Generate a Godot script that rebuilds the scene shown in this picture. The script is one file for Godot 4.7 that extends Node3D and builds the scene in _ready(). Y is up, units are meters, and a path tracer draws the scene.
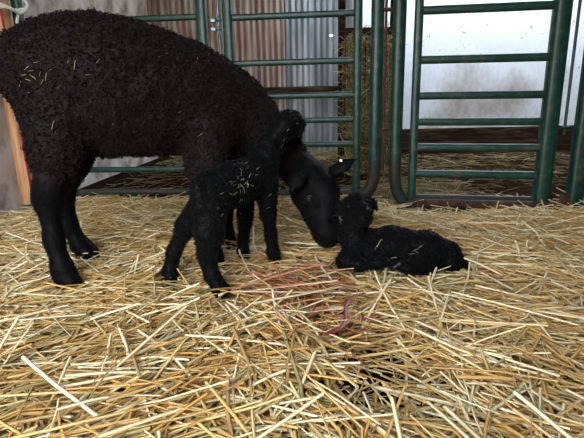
extends Node3D
# Barn pen: a black ewe with two newborn lambs on straw, green steel sheep hurdles behind.

var rng := RandomNumberGenerator.new()
var M := {}
var bed_noise := FastNoiseLite.new()
var bed_fine := FastNoiseLite.new()
const FLOOR_Y := -0.08

# ---------------------------------------------------------------- helpers
func tag(o: Node, label: String, category: String, group: String = "") -> void:
	o.set_meta("label", label)
	o.set_meta("category", category)
	if group != "":
		o.set_meta("group", group)

func thing(called: String, at: Vector3, label: String, category: String, group: String = "") -> Node3D:
	var o := Node3D.new()
	o.name = called
	add_child(o, true)
	o.position = at
	tag(o, label, category, group)
	return o

func part(called: String, mesh: Mesh, mat: Material, parent: Node, at: Vector3 = Vector3.ZERO) -> MeshInstance3D:
	var o := MeshInstance3D.new()
	o.name = called
	o.mesh = mesh
	o.material_override = mat
	o.position = at
	o.cast_shadow = GeometryInstance3D.SHADOW_CASTING_SETTING_ON
	parent.add_child(o, true)
	return o

func structure(called: String, mesh: Mesh, mat: Material, at: Vector3 = Vector3.ZERO) -> MeshInstance3D:
	var o := part(called, mesh, mat, self, at)
	o.set_meta("kind", "structure")
	return o

func noise_image(w: int, h: int, freq: float, sd: int, stops: Array, sx: float = 1.0, sy: float = 1.0, oct: int = 5, contrast: float = 1.0) -> Image:
	# seamless fractal noise mapped onto a colour ramp
	var n := FastNoiseLite.new()
	n.noise_type = FastNoiseLite.TYPE_SIMPLEX_SMOOTH
	n.seed = sd
	n.frequency = freq
	n.fractal_octaves = oct
	var im := Image.create(w, h, false, Image.FORMAT_RGB8)
	var g := Gradient.new()
	var offs := PackedFloat32Array()
	var cols := PackedColorArray()
	for s in stops:
		offs.append(s[0])
		cols.append(s[1])
	g.offsets = offs
	g.colors = cols
	for y in h:
		for x in w:
			var a := TAU * x / w
			var r1 := w * sx / TAU
			var v := n.get_noise_3d(cos(a) * r1, sin(a) * r1, y * sy)
			var e := float(y) / h
			if e > 0.8:
				var v2 := n.get_noise_3d(cos(a) * r1, sin(a) * r1, (y - h) * sy)
				v = lerpf(v, v2, (e - 0.8) / 0.2)
			im.set_pixel(x, y, g.sample(clampf(0.5 + v * contrast, 0.0, 1.0)))
	return im

func mat(col: Color, rough: float = 0.8, metal: float = 0.0, spec: float = 0.5) -> StandardMaterial3D:
	var m := StandardMaterial3D.new()
	m.metallic_specular = spec
	m.albedo_color = col
	m.roughness = rough
	m.metallic = metal
	return m

func tri_mat(im: Image, scale: float, rough: float, bump: float = 0.0, bump_im: Image = null, stretch: Vector3 = Vector3.ONE) -> StandardMaterial3D:
	var m := StandardMaterial3D.new()
	m.albedo_texture = ImageTexture.create_from_image(im)
	m.uv1_triplanar = true
	m.uv1_world_triplanar = true
	m.uv1_scale = stretch * scale
	m.roughness = rough
	if bump > 0.0:
		var b: Image = bump_im if bump_im != null else im
		var nb: Image = b.duplicate()
		nb.convert(Image.FORMAT_RGBA8)
		nb.bump_map_to_normal_map(bump)
		m.normal_enabled = true
		m.normal_texture = ImageTexture.create_from_image(nb)
	return m

func mesh_from(v: PackedVector3Array, n: PackedVector3Array, idx: PackedInt32Array, c: PackedColorArray = PackedColorArray(), uv: PackedVector2Array = PackedVector2Array()) -> ArrayMesh:
	var a := []
	a.resize(Mesh.ARRAY_MAX)
	a[Mesh.ARRAY_VERTEX] = v
	a[Mesh.ARRAY_NORMAL] = n
	a[Mesh.ARRAY_INDEX] = idx
	if c.size() > 0:
		a[Mesh.ARRAY_COLOR] = c
	if uv.size() > 0:
		a[Mesh.ARRAY_TEX_UV] = uv
	var m := ArrayMesh.new()
	m.add_surface_from_arrays(Mesh.PRIMITIVE_TRIANGLES, a)
	return m

func quad(st: SurfaceTool, a: Vector3, b: Vector3, c: Vector3, d: Vector3, outward: Vector3) -> void:
	var flip := (b - a).cross(c - a).dot(outward) > 0.0
	var l := [a, d, c, b] if flip else [a, b, c, d]
	for i in [0, 1, 2, 0, 2, 3]:
		st.add_vertex(l[i])

func bevel_box(size: Vector3, bev: float = 0.004) -> ArrayMesh:
	# box centred on the origin with chamfered edges
	var st := SurfaceTool.new()
	st.begin(Mesh.PRIMITIVE_TRIANGLES)
	st.set_smooth_group(-1)
	var h := size * 0.5
	var b: float = minf(bev, minf(h.x, minf(h.y, h.z)) * 0.9)
	var ax := [Vector3.RIGHT, Vector3.UP, Vector3.BACK]
	var hs := [h.x, h.y, h.z]
	for i in 3:
		var j := (i + 1) % 3
		var k := (i + 2) % 3
		for s in [-1.0, 1.0]:
			var o: Vector3 = ax[i] * (hs[i] * s)
			var u: Vector3 = ax[j] * (hs[j] - b)
			var w: Vector3 = ax[k] * (hs[k] - b)
			quad(st, o - u - w, o + u - w, o + u + w, o - u + w, o)
		# edges along axis k between faces i and j
		for s in [-1.0, 1.0]:
			for t in [-1.0, 1.0]:
				var e1: Vector3 = ax[i] * (hs[i] * s) + ax[j] * ((hs[j] - b) * t)
				var e2: Vector3 = ax[i] * ((hs[i] - b) * s) + ax[j] * (hs[j] * t)
				var l: Vector3 = ax[k] * (hs[k] - b)
				quad(st, e1 - l, e2 - l, e2 + l, e1 + l, e1 + e2)
	for sx in [-1.0, 1.0]:
		for sy in [-1.0, 1.0]:
			for sz in [-1.0, 1.0]:
				var p1 := Vector3(h.x * sx, (h.y - b) * sy, (h.z - b) * sz)
				var p2 := Vector3((h.x - b) * sx, h.y * sy, (h.z - b) * sz)
				var p3 := Vector3((h.x - b) * sx, (h.y - b) * sy, h.z * sz)
				var out := Vector3(sx, sy, sz)
				var tri := [p1, p2, p3]
				if (p2 - p1).cross(p3 - p1).dot(out) > 0.0:
					tri = [p1, p3, p2]
				for q in tri:
					st.add_vertex(q)
	st.generate_normals()
	return st.commit()

func sweep(path: PackedVector3Array, wu: float, wv: float, up: Vector3, sides: int = 10, power: float = 1.0, taper: PackedFloat32Array = PackedFloat32Array()) -> ArrayMesh:
	# tube along a path with an oval or rounded-rectangle section, closed ends
	var v := PackedVector3Array()
	var n := PackedVector3Array()
	var idx := PackedInt32Array()
	var cnt := path.size()
	for i in cnt:
		var t: Vector3 = (path[mini(i + 1, cnt - 1)] - path[maxi(i - 1, 0)]).normalized()
		var s: Vector3 = t.cross(up)
		if s.length() < 0.01:
			s = t.cross(Vector3(0.3, 0.1, 1))
		s = s.normalized()
		var w: Vector3 = s.cross(t).normalized()
		var f: float = taper[i] if taper.size() > i else 1.0
		for k in sides:
			var a := TAU * (k + 0.5) / sides
			var ca := cos(a)
			var sa := sin(a)
			var cu := signf(ca) * pow(absf(ca), power)
			var cv := signf(sa) * pow(absf(sa), power)
			v.append(path[i] + s * (cu * wu * f) + w * (cv * wv * f))
			n.append((s * (ca / wu) + w * (sa / wv)).normalized())
	for i in cnt - 1:
		for k in sides:
			var a := i * sides + k
			var b := i * sides + (k + 1) % sides
			var c := a + sides
			var d := b + sides
			idx.append_array([a, b, c, b, d, c])
	for e in 2:
		var at := 0 if e == 0 else cnt - 1
		var base := v.size()
		var dir: Vector3 = (path[0] - path[1]).normalized() if e == 0 else (path[cnt - 1] - path[cnt - 2]).normalized()
		v.append(path[at])
		n.append(dir)
		for k in sides:
			v.append(v[at * sides + k])
			n.append(dir)
		for k in sides:
			var p := base + 1 + k
			var q := base + 1 + (k + 1) % sides
			if e == 0:
				idx.append_array([base, q, p])
			else:
				idx.append_array([base, p, q])
	return mesh_from(v, n, idx)

func line_pts(a: Vector3, b: Vector3, k: int = 2) -> PackedVector3Array:
	var p := PackedVector3Array()
	for i in k:
		p.append(a.lerp(b, float(i) / (k - 1)))
	return p

func smooth_pts(ctrl: Array, per: int = 6) -> PackedVector3Array:
	var p := PackedVector3Array()
	var n := ctrl.size()
	for i in n - 1:
		var p0: Vector3 = ctrl[maxi(i - 1, 0)]
		var p1: Vector3 = ctrl[i]
		var p2: Vector3 = ctrl[i + 1]
		var p3: Vector3 = ctrl[mini(i + 2, n - 1)]
		for k in per:
			var t := float(k) / per
			p.append(p1.cubic_interpolate(p2, p0, p3, t))
	p.append(ctrl[n - 1])
	return p

# ---------------------------------------------------------------- animals: smooth union of tapered capsules, meshed as surface nets
func flat_axis(ab: Vector3) -> Vector3:
	var s := ab.cross(Vector3.UP)
	if s.length() < 0.001:
		return Vector3.BACK
	return s.cross(ab).normalized().lerp(Vector3.BACK, 0.6).normalized()

func body_mesh(bones: Array, cell: float, k: float, wool_col: Color, hair_col: Color, amp: float, freq: float) -> Dictionary:
	var lo := Vector3(9, 9, 9)
	var hi := Vector3(-9, -9, -9)
	for b in bones:
		var rm: float = maxf(b[3], b[7]) + 4.0 * cell + 2.0 / k
		for p in [Vector3(b[0], b[1], b[2]), Vector3(b[4], b[5], b[6])]:
			lo = lo.min(p - Vector3.ONE * rm)
			hi = hi.max(p + Vector3.ONE * rm)
	var nx := int((hi.x - lo.x) / cell) + 2
	var ny := int((hi.y - lo.y) / cell) + 2
	var nz := int((hi.z - lo.z) / cell) + 2
	var f := PackedFloat32Array()
	f.resize(nx * ny * nz)
	var wf := PackedFloat32Array()
	wf.resize(nx * ny * nz)
	for b in bones:
		var a := Vector3(b[0], b[1], b[2])
		var e := Vector3(b[4], b[5], b[6])
		var ra: float = b[3]
		var rb: float = b[7]
		var ab := e - a
		var l2: float = maxf(ab.length_squared(), 1e-8)
		var m: float = maxf(ra, rb) + 3.5 / k
		var flat: bool = b[8] > 0
		var fa := flat_axis(ab)
		var wool: float = b[9]
		var bl := (a.min(e) - Vector3.ONE * m - lo) / cell
		var bh := (a.max(e) + Vector3.ONE * m - lo) / cell
		for z in range(maxi(0, int(bl.z)), mini(nz, int(bh.z) + 2)):
			for y in range(maxi(0, int(bl.y)), mini(ny, int(bh.y) + 2)):
				var row := (z * ny + y) * nx
				for x in range(maxi(0, int(bl.x)), mini(nx, int(bh.x) + 2)):
					var p := Vector3(lo.x + x * cell, lo.y + y * cell, lo.z + z * cell)
					var t: float = clampf((p - a).dot(ab) / l2, 0.0, 1.0)
					var q := p - a - ab * t
					if flat:
						q += fa * (q.dot(fa) * 1.6)
					var d: float = q.length() - (ra + (rb - ra) * t)
					if d < 3.5 / k:
						var s := exp(-k * maxf(d, -0.15))
						f[row + x] += s
						wf[row + x] += s * wool
	var vid := PackedInt32Array()
	vid.resize(nx * ny * nz)
	vid.fill(-1)
	var verts := PackedVector3Array()
	var wools := PackedFloat32Array()
	var corner := [0, 1, nx, nx + 1, nx * ny, nx * ny + 1, nx * ny + nx, nx * ny + nx + 1]
	var cpos := [Vector3(0, 0, 0), Vector3(1, 0, 0), Vector3(0, 1, 0), Vector3(1, 1, 0), Vector3(0, 0, 1), Vector3(1, 0, 1), Vector3(0, 1, 1), Vector3(1, 1, 1)]
	var edges := [[0, 1], [2, 3], [4, 5], [6, 7], [0, 2], [1, 3], [4, 6], [5, 7], [0, 4], [1, 5], [2, 6], [3, 7]]
	var top := exp(k * cell * 5.5)
	var cells := PackedInt32Array()
	for z in nz - 1:
		for y in ny - 1:
			var row := (z * ny + y) * nx
			for x in nx - 1:
				var v0 := f[row + x]
				if v0 > top:
					continue
				var i := row + x
				var cnt := 0
				for c in corner:
					if f[i + c] > 1.0:
						cnt += 1
				if cnt == 0 or cnt == 8:
					continue
				var acc := Vector3.ZERO
				var num := 0
				for e in edges:
					var s1 := f[i + corner[e[0]]]
					var s2 := f[i + corner[e[1]]]
					if (s1 > 1.0) != (s2 > 1.0):
						var d1 := -log(maxf(s1, 0.03))
						var d2 := -log(maxf(s2, 0.03))
						var c0: Vector3 = cpos[e[0]]
						acc += c0.lerp(cpos[e[1]], d1 / (d1 - d2))
						num += 1
				vid[i] = verts.size()
				cells.append(i)
				verts.append(lo + (Vector3(x, y, z) + acc / num) * cell)
				var sw := 0.0
				var sf := 0.0
				for c in corner:
					sw += wf[i + c]
					sf += f[i + c]
				wools.append(sw / maxf(sf, 1e-6))
	var idx := PackedInt32Array()
	var steps := [1, nx, nx * ny]
	for i in cells:
		for ax in 3:
			var s1 := f[i]
			var s2 := f[i + steps[ax]]
			if (s1 > 1.0) == (s2 > 1.0):
				continue
			var du: int = steps[(ax + 1) % 3]
			var dv: int = steps[(ax + 2) % 3]
			if i - du - dv < 0:
				continue
			var a := vid[i]
			var b := vid[i - du]
			var c := vid[i - du - dv]
			var d := vid[i - dv]
			if a < 0 or b < 0 or c < 0 or d < 0:
				continue
			var out := Vector3.ZERO
			out[ax] = 1.0 if s1 > 1.0 else -1.0
			if (verts[b] - verts[a]).cross(verts[c] - verts[a]).dot(out) > 0.0:
				idx.append_array([a, c, b, a, d, c])
			else:
				idx.append_array([a, b, c, a, c, d])
	# normals, wool lumps, normals again
	var nrm := vertex_normals(verts, idx)
	var n1 := FastNoiseLite.new()
	n1.noise_type = FastNoiseLite.TYPE_SIMPLEX_SMOOTH
	n1.frequency = freq
	n1.seed = 5
	var n2 := FastNoiseLite.new()
	n2.frequency = freq * 0.22
	n2.seed = 8
	var col := PackedColorArray()
	for i in verts.size():
		var w := smoothstep(0.25, 0.75, wools[i])
		var p := verts[i]
		var dsp := absf(n1.get_noise_3dv(p)) * 2.0 - 0.45
		verts[i] = p + nrm[i] * ((0.12 + 0.88 * w) * amp * (dsp + n2.get_noise_3dv(p) * 1.2))
		var tone: float = 1.0 + 0.35 * n2.get_noise_3dv(p * 1.7) + 0.25 * n1.get_noise_3dv(p * 0.6)
		var c := hair_col.lerp(wool_col, w) * tone
		c.a = 1.0
		col.append(c)
	nrm = vertex_normals(verts, idx)
	return {"mesh": mesh_from(verts, nrm, idx, col), "v": verts, "n": nrm, "w": wools}

func vertex_normals(v: PackedVector3Array, idx: PackedInt32Array) -> PackedVector3Array:
	var n := PackedVector3Array()
	n.resize(v.size())
	for i in range(0, idx.size(), 3):
		var a := idx[i]
		var b := idx[i + 1]
		var c := idx[i + 2]
		var g := (v[c] - v[a]).cross(v[b] - v[a])
		n[a] += g
		n[b] += g
		n[c] += g
	for i in n.size():
		n[i] = n[i].normalized()
	return n

func lock_mesh() -> ArrayMesh:
	# one small curled lock of wool, unit height
	var pts := PackedVector3Array()
	var tp := PackedFloat32Array()
	for i in 4:
		var t := i / 3.0
		pts.append(Vector3(0.42 * sin(t * 4.2), t * 0.8, 0.42 * (1.0 - cos(t * 4.2)) * 0.6))
		tp.append(1.0 - 0.72 * t)
	return sweep(pts, 0.26, 0.2, Vector3.BACK, 3, 1.0, tp)

func fleece(body: Dictionary, count: int, size: float, wmin: float, cols: Array, m: Material, parent: Node, called: String = "fleece", wmax: float = 2.0) -> void:
	var v: PackedVector3Array = body.v
	var n: PackedVector3Array = body.n
	var w: PackedFloat32Array = body.w
	var xf: Array[Transform3D] = []
	var cc := PackedColorArray()
	var guard := 0
	while xf.size() < count and guard < count * 6:
		guard += 1
		var i := rng.randi() % v.size()
		if w[i] < wmin or w[i] > wmax:
			continue
		var nn := (n[i] + Vector3(rng.randf_range(-0.5, 0.5), rng.randf_range(-0.75, 0.2), rng.randf_range(-0.5, 0.5))).normalized()
		var tg := nn.cross(Vector3(rng.randf_range(-1, 1), rng.randf_range(-1, 1), rng.randf_range(-1, 1))).normalized()
		if called == "hair":
			nn = (n[i] * 0.35 + Vector3(rng.randf_range(-0.3, 0.3), -1.0, rng.randf_range(-0.3, 0.3))).normalized()
			tg = nn.cross(n[i]).normalized()
		var s := size * rng.randf_range(0.6, 1.25)
		xf.append(Transform3D(Basis(tg * s, nn * s, tg.cross(nn) * s), v[i] - n[i] * s * 0.15))
		cc.append((cols[rng.randi() % cols.size()] as Color) * Color(1, 1, 1, 1))
	var mm := MultiMesh.new()
	mm.transform_format = MultiMesh.TRANSFORM_3D
	mm.use_colors = true
	mm.mesh = lock_mesh()
	mm.instance_count = xf.size()
	for i in xf.size():
		mm.set_instance_transform(i, xf[i])
		mm.set_instance_color(i, cc[i])
	var o := MultiMeshInstance3D.new()
	o.name = called
	o.multimesh = mm
	o.material_override = m
	o.set_meta("kind", "stuff")
	parent.add_child(o, true)

func eye(parent: Node3D, world: Vector3, look: Vector3, r: float, iris: Color) -> void:
	var sp := SphereMesh.new()
	sp.radius = r
	sp.height = r * 2.0
	sp.radial_segments = 20
	sp.rings = 12
	var e := part("eye", sp, mat(iris, 0.12), parent, world - parent.position)
	var pm := SphereMesh.new()
	pm.radius = r * 0.66
	pm.height = r * 1.0
	pm.radial_segments = 16
	pm.rings = 8
	part("pupil", pm, mat(Color(0.01, 0.01, 0.012), 0.08), e, look.normalized() * r * 0.62)

func hoof(parent: Node3D, world: Vector3, dir: Vector3, s: float) -> void:
	# cloven hoof: two tapered toes
	var d := dir
	d.y = 0
	d = d.normalized()
	var side := d.cross(Vector3.UP)
	var st := SurfaceTool.new()
	st.begin(Mesh.PRIMITIVE_TRIANGLES)
	for k in [-1.0, 1.0]:
		var pts := PackedVector3Array([side * (0.5 * k * s) + Vector3(0, s * 0.7, 0) - d * s * 0.5, side * (0.52 * k * s) + Vector3(0, s * 0.25, 0) + d * s * 0.3, side * (0.4 * k * s) + Vector3(0, -s * 0.3, 0) + d * s * 1.3])
		st.append_from(sweep(pts, s * 0.5, s * 0.62, Vector3.UP, 8, 1.0, PackedFloat32Array([0.95, 1.0, 0.45])), 0, Transform3D.IDENTITY)
	part("hoof", st.commit(), M.hoof, parent, world - parent.position)

# ---------------------------------------------------------------- straw
func bed(x: float, z: float) -> float:
	var h := 0.028 * bed_noise.get_noise_2d(x, z) + 0.030 * bed_fine.get_noise_2d(x, z)
	# trodden hollow in the right foreground where the dirt shows, ridge beside it
	h -= 0.075 * exp(-(pow((x - 0.20) / 0.13, 2) + pow((z + 0.90) / 0.20, 2)))
	h += 0.045 * exp(-(pow((x + 0.02) / 0.10, 2) + pow((z + 1.02) / 0.26, 2)))
	# flattened towards the hurdles
	h -= 0.008 + 0.045 * smoothstep(-2.1, -2.75, z) + 0.045 * smoothstep(-2.0, -2.6, z) * smoothstep(0.3, 0.7, x)
	return h

func stalk_pts(at: Vector3, yaw: float, pitch: float, ln: float, bow: float, kink: float) -> PackedVector3Array:
	var d := Vector3(cos(yaw) * cos(pitch), sin(pitch), sin(yaw) * cos(pitch))
	var s := d.cross(Vector3.UP).normalized()
	var u := s.cross(d)
	var p := PackedVector3Array()
	for i in 4:
		var t := i / 3.0 - 0.5
		var c := (0.25 - t * t)
		var q := at + d * (t * ln) + s * (bow * c * ln) + u * (bow * 0.4 * c * ln)
		if i == 3:
			q += s * kink * ln + u * (-absf(kink) * 0.4 * ln)
		p.append(q)
	return p

func add_stalk(v: PackedVector3Array, n: PackedVector3Array, c: PackedColorArray, idx: PackedInt32Array, pts: PackedVector3Array, w: float, h: float, col: Color, roll: float) -> void:
	var base := v.size()
	var dir := (pts[3] - pts[0]).normalized()
	var s := dir.cross(Vector3.UP).normalized()
	var u := s.cross(dir)
	var s2 := s * cos(roll) + u * sin(roll)
	var u2 := u * cos(roll) - s * sin(roll)
	for i in 4:
		var p := pts[i]
		v.append(p + s2 * w)
		v.append(p + u2 * h)
		v.append(p - s2 * w)
		v.append(p - u2 * h)
		n.append(s2)
		n.append(u2)
		n.append(-s2)
		n.append(-u2)
		for k in 4:
			c.append(col)
	for i in 3:
		for k in 4:
			var a := base + i * 4 + k
			var b := base + i * 4 + (k + 1) % 4
			idx.append(a); idx.append(b); idx.append(a + 4)
			idx.append(b); idx.append(b + 4); idx.append(a + 4)

func straw_colour() -> Color:
	var r := rng.randf()
	var c: Color
	if r < 0.46:
		c = Color(0.60, 0.352, 0.112)
	elif r < 0.70:
		c = Color(0.72, 0.490, 0.205)
	elif r < 0.83:
		c = Color(0.84, 0.72, 0.46)
	elif r < 0.92:
		c = Color(0.46, 0.265, 0.100)
	else:
		c = Color(0.47, 0.36, 0.15)
	if rng.randf() < 0.16:
		c = c.lerp(Color(0.40, 0.34, 0.16), rng.randf_range(0.35, 0.8))
	c *= rng.randf_range(0.75, 1.12)
	c.a = 1.0
	return c

func blood_stained(c: Color, x: float, z: float) -> Color:
	# red birth stain soaked into single stalks between the two lambs
	var dx := (x - 0.03 - 0.15 * (z + 1.25)) / 0.12
	var dz := (z + 1.29) / 0.24
	var g := exp(-(dx * dx + dz * dz))
	if rng.randf() < g:
		c = c.lerp(Color(0.30, 0.035, 0.03), rng.randf_range(0.3, 0.85))
	c.a = 1.0
	return c

func straw_yaw(x: float, z: float) -> float:
	# the stalks lie mostly along one drift on the left, the other way on the right
	var r := rng.randf()
	if r < 0.52:
		return rng.randf_range(-PI, PI)
	if x < -0.1:
		return rng.randfn(-0.55, 0.45)
	if x < 0.14 and z > -1.15:
		return rng.randfn(0.95, 0.5)
	return rng.randfn(0.6, 0.5)

func in_view(x: float, z: float) -> bool:
	return z < -0.5 and absf(x) < 0.30 + 0.66 * -z

func lies_under_animal(p: Vector3) -> bool:
	if pow((p.x - 0.385) / 0.235, 2) + pow((p.z + 1.47) / 0.075, 2) < 1.0:
		return true
	return false

func build_straw() -> void:
	var bedding := thing("straw_bedding", Vector3(0, FLOOR_Y, -1.2), "thick golden straw bedding strewn over the floor of the pen", "straw")
	var v := PackedVector3Array()
	var n := PackedVector3Array()
	var c := PackedColorArray()
	var idx := PackedInt32Array()
	var made := 0
	while made < 50000:
		var x := rng.randf_range(-1.74, 2.3)
		var z := rng.randf_range(-3.05, 0.26)
		if not in_view(x, z) and rng.randf() < 0.72:
			continue
		var hollow: float = exp(-(pow((x - 0.20) / 0.11, 2) + pow((z + 0.90) / 0.16, 2)))
		if rng.randf() < hollow * 1.0:
			continue
		if z < -2.45 and x > 0.45 and rng.randf() < 0.55:
			continue
		made += 1
		var layer := pow(rng.randf(), 1.4)
		var y := bed(x, z) - 0.045 + 0.068 * layer
		var at := Vector3(x, y, z)
		var under := lies_under_animal(at)
		if under:
			at.y = minf(at.y, -0.012)
		var ln := rng.randf_range(0.06, 0.34) * rng.randf_range(0.7, 1.2)
		if not in_view(x, z):
			ln *= 1.35
		var pitch := rng.randfn(0.0, 0.15)
		if rng.randf() < 0.04:
			pitch = rng.randf_range(-0.5, 0.5)
			ln *= 0.7
		if x - ln * 0.5 < -1.76:
			continue
		var pts := stalk_pts(at - bedding.position, straw_yaw(x, z), pitch, ln, rng.randfn(0, 0.12), rng.randfn(0, 0.05))
		var w := 0.0010 + 0.0032 * pow(rng.randf(), 0.8)
		var col := straw_colour()
		if layer > 0.8 and not under and rng.randf() < 0.17:
			# loose pale stalks on top
			w = rng.randf_range(0.0028, 0.0042)
			pts = stalk_pts(at + Vector3(0, 0.008, 0) - bedding.position, rng.randf_range(-PI, PI), rng.randfn(0, 0.16), ln * 1.1, rng.randfn(0, 0.15), 0.0)
			col = Color(0.84, 0.70, 0.42) * rng.randf_range(0.8, 1.1)
			col.a = 1.0
		col = blood_stained(col, x, z)
		add_stalk(v, n, c, idx, pts, w, w * 0.55, col, rng.randf_range(-0.8, 0.8))
	var loose := part("loose_straw", mesh_from(v, n, idx, c), M.straw, bedding)
	loose.set_meta("kind", "stuff")
	# the stalks that lie uppermost and show largest, one by one
	var shapes := []
	for k in 9:
		var sv := PackedVector3Array()
		var sn := PackedVector3Array()
		var sc := PackedColorArray()
		var si := PackedInt32Array()
		add_stalk(sv, sn, sc, si, stalk_pts(Vector3.ZERO, 0, 0, 1.0, rng.randfn(0, 0.13), rng.randfn(0, 0.05)), 0.013 + 0.004 * (k % 3), 0.008, Color.WHITE, 0.0)
		shapes.append(mesh_from(sv, sn, si))
	var tones := [Color(0.90, 0.79, 0.57), Color(0.86, 0.70, 0.42), Color(0.82, 0.62, 0.33), Color(0.92, 0.85, 0.68), Color(0.78, 0.58, 0.30)]
	var tmats := []
	for t in tones:
		tmats.append(mat(t, 0.45))
	var k := 0
	while k < 290:
		var z := -0.52 - 1.7 * pow(rng.randf(), 1.5)
		var x := rng.randf_range(-1, 1) * (0.18 + 0.62 * -z)
		var ln := rng.randf_range(0.12, 0.34)
		var at := Vector3(x, bed(x, z) + rng.randf_range(0.012, 0.022), z)
		if pow((x - 0.36) / 0.36, 2) + pow((z + 1.5) / 0.2, 2) < 1.0 or (z < -1.2 and x < 0.1 and rng.randf() < 0.75):
			continue
		var o := part("straw_stalk", shapes[k % 9], tmats[rng.randi() % tmats.size()], bedding)
		var yaw := straw_yaw(x, z)
		o.transform = Transform3D(Basis(Vector3.UP, -yaw) * Basis(Vector3.BACK, rng.randfn(0.0, 0.07)) * Basis(Vector3.RIGHT, rng.randf_range(-0.6, 0.6)) * Basis.from_scale(Vector3(ln, 0.2, 0.2)), at - bedding.position)
		k += 1

# ---------------------------------------------------------------- steel hurdles
const RUNGS := [0.0, 0.15, 0.31, 0.46, 0.61, 0.81, 1.075, 1.34]

func hurdle(called: String, a: Vector3, b: Vector3, label: String, group: String, wa: float, wb: float, rung_r: float = 0.0185, low: float = 0.0, category: String = "hurdle") -> Node3D:
	var o := thing(called, a, label, category, group)
	var d := b - a
	var across := d.normalized().cross(Vector3.UP)
	for e in 2:
		var at := Vector3.ZERO if e == 0 else d
		var w := wa if e == 0 else wb
		part("stile", sweep(line_pts(at + Vector3(0, low - 0.055, 0), at + Vector3(0, 1.38, 0)), w, w, across, 12, 0.45), M.green, o)
	for i in RUNGS.size():
		var y: float = maxf(RUNGS[i], low)
		var m: Material = M.green
		if i == 0:
			m = M.green_low
		part("rung", sweep(line_pts(Vector3(0, y, 0) + d.normalized() * wa * 0.6, d + Vector3(0, y, 0) - d.normalized() * wb * 0.6), rung_r * 0.85, rung_r, Vector3.UP, 12, 0.6), m, o)
	return o

func pin_rod(at: Vector3, y0: float, y1: float, label: String, loops: Array, m: Material) -> void:
	var o := thing("drop_pin", at, label, "pin")
	part("rod", sweep(line_pts(Vector3(0, y0, 0), Vector3(0, y1, 0)), 0.008, 0.008, Vector3.BACK, 8), m, o)
	for y in loops:
		var t := TorusMesh.new()
		t.inner_radius = 0.009
		t.outer_radius = 0.024
		t.rings = 16
		t.ring_segments = 8
		part("loop", t, m, o, Vector3(0, y, 0))
		part("lug", bevel_box(Vector3(0.10, 0.022, 0.012), 0.003), m, o, Vector3(0, y, 0))

# ---------------------------------------------------------------- hay
func hay_mesh(count: int, place: Callable, wmin: float, wmax: float, lmin: float, lmax: float, up: float, tint: Array) -> ArrayMesh:
	var v := PackedVector3Array()
	var n := PackedVector3Array()
	var c := PackedColorArray()
	var idx := PackedInt32Array()
	for k in count:
		var at: Vector3 = place.call()
		var w := rng.randf_range(wmin, wmax)
		var col: Color = tint[rng.randi() % tint.size()] * rng.randf_range(0.7, 1.2)
		col.a = 1.0
		add_stalk(v, n, c, idx, stalk_pts(at, rng.randf_range(-PI, PI), rng.randfn(0, up), rng.randf_range(lmin, lmax), rng.randfn(0, 0.3), rng.randfn(0, 0.1)), w, w * 0.5, col, rng.randf_range(-1.5, 1.5))
	return mesh_from(v, n, idx, c)

# ---------------------------------------------------------------- corrugated sheet
func corrugated(width: float, height: float, pitch: float, depth: float, hole: Vector2 = Vector2(-1, -1)) -> ArrayMesh:
	var st := SurfaceTool.new()
	st.begin(Mesh.PRIMITIVE_TRIANGLES)
	var cols := int(width / pitch * 8.0)
	var rows := [0.0, height]
	if hole.x >= 0.0:
		rows = [0.0, hole.y - 0.011, hole.y + 0.011, height]
	for side in [1.0, -1.0]:
		var off: float = 0.0007 * side
		for i in cols:
			var x0 := width * i / cols
			var x1 := width * (i + 1) / cols
			var z0 := depth * sin(TAU * x0 / pitch)
			var z1 := depth * sin(TAU * x1 / pitch)
			var d0: Vector3 = Vector3(-depth * TAU / pitch * cos(TAU * x0 / pitch), 0, 1).normalized() * side
			var d1: Vector3 = Vector3(-depth * TAU / pitch * cos(TAU * x1 / pitch), 0, 1).normalized() * side
			for r in rows.size() - 1:
				if hole.x >= 0.0 and r == 1 and x1 > hole.x - 0.012 and x0 < hole.x + 0.012:
					continue
				var y0: float = rows[r]
				var y1: float = rows[r + 1]
				var q := [[Vector3(x0, y0, z0 + off), d0], [Vector3(x0, y1, z0 + off), d0], [Vector3(x1, y1, z1 + off), d1], [Vector3(x1, y0, z1 + off), d1]]
				var order := [0, 1, 2, 0, 2, 3] if side > 0 else [0, 2, 1, 0, 3, 2]
				for k in order:
					st.set_normal(q[k][1])
					st.add_vertex(q[k][0])
	return st.commit()

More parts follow.
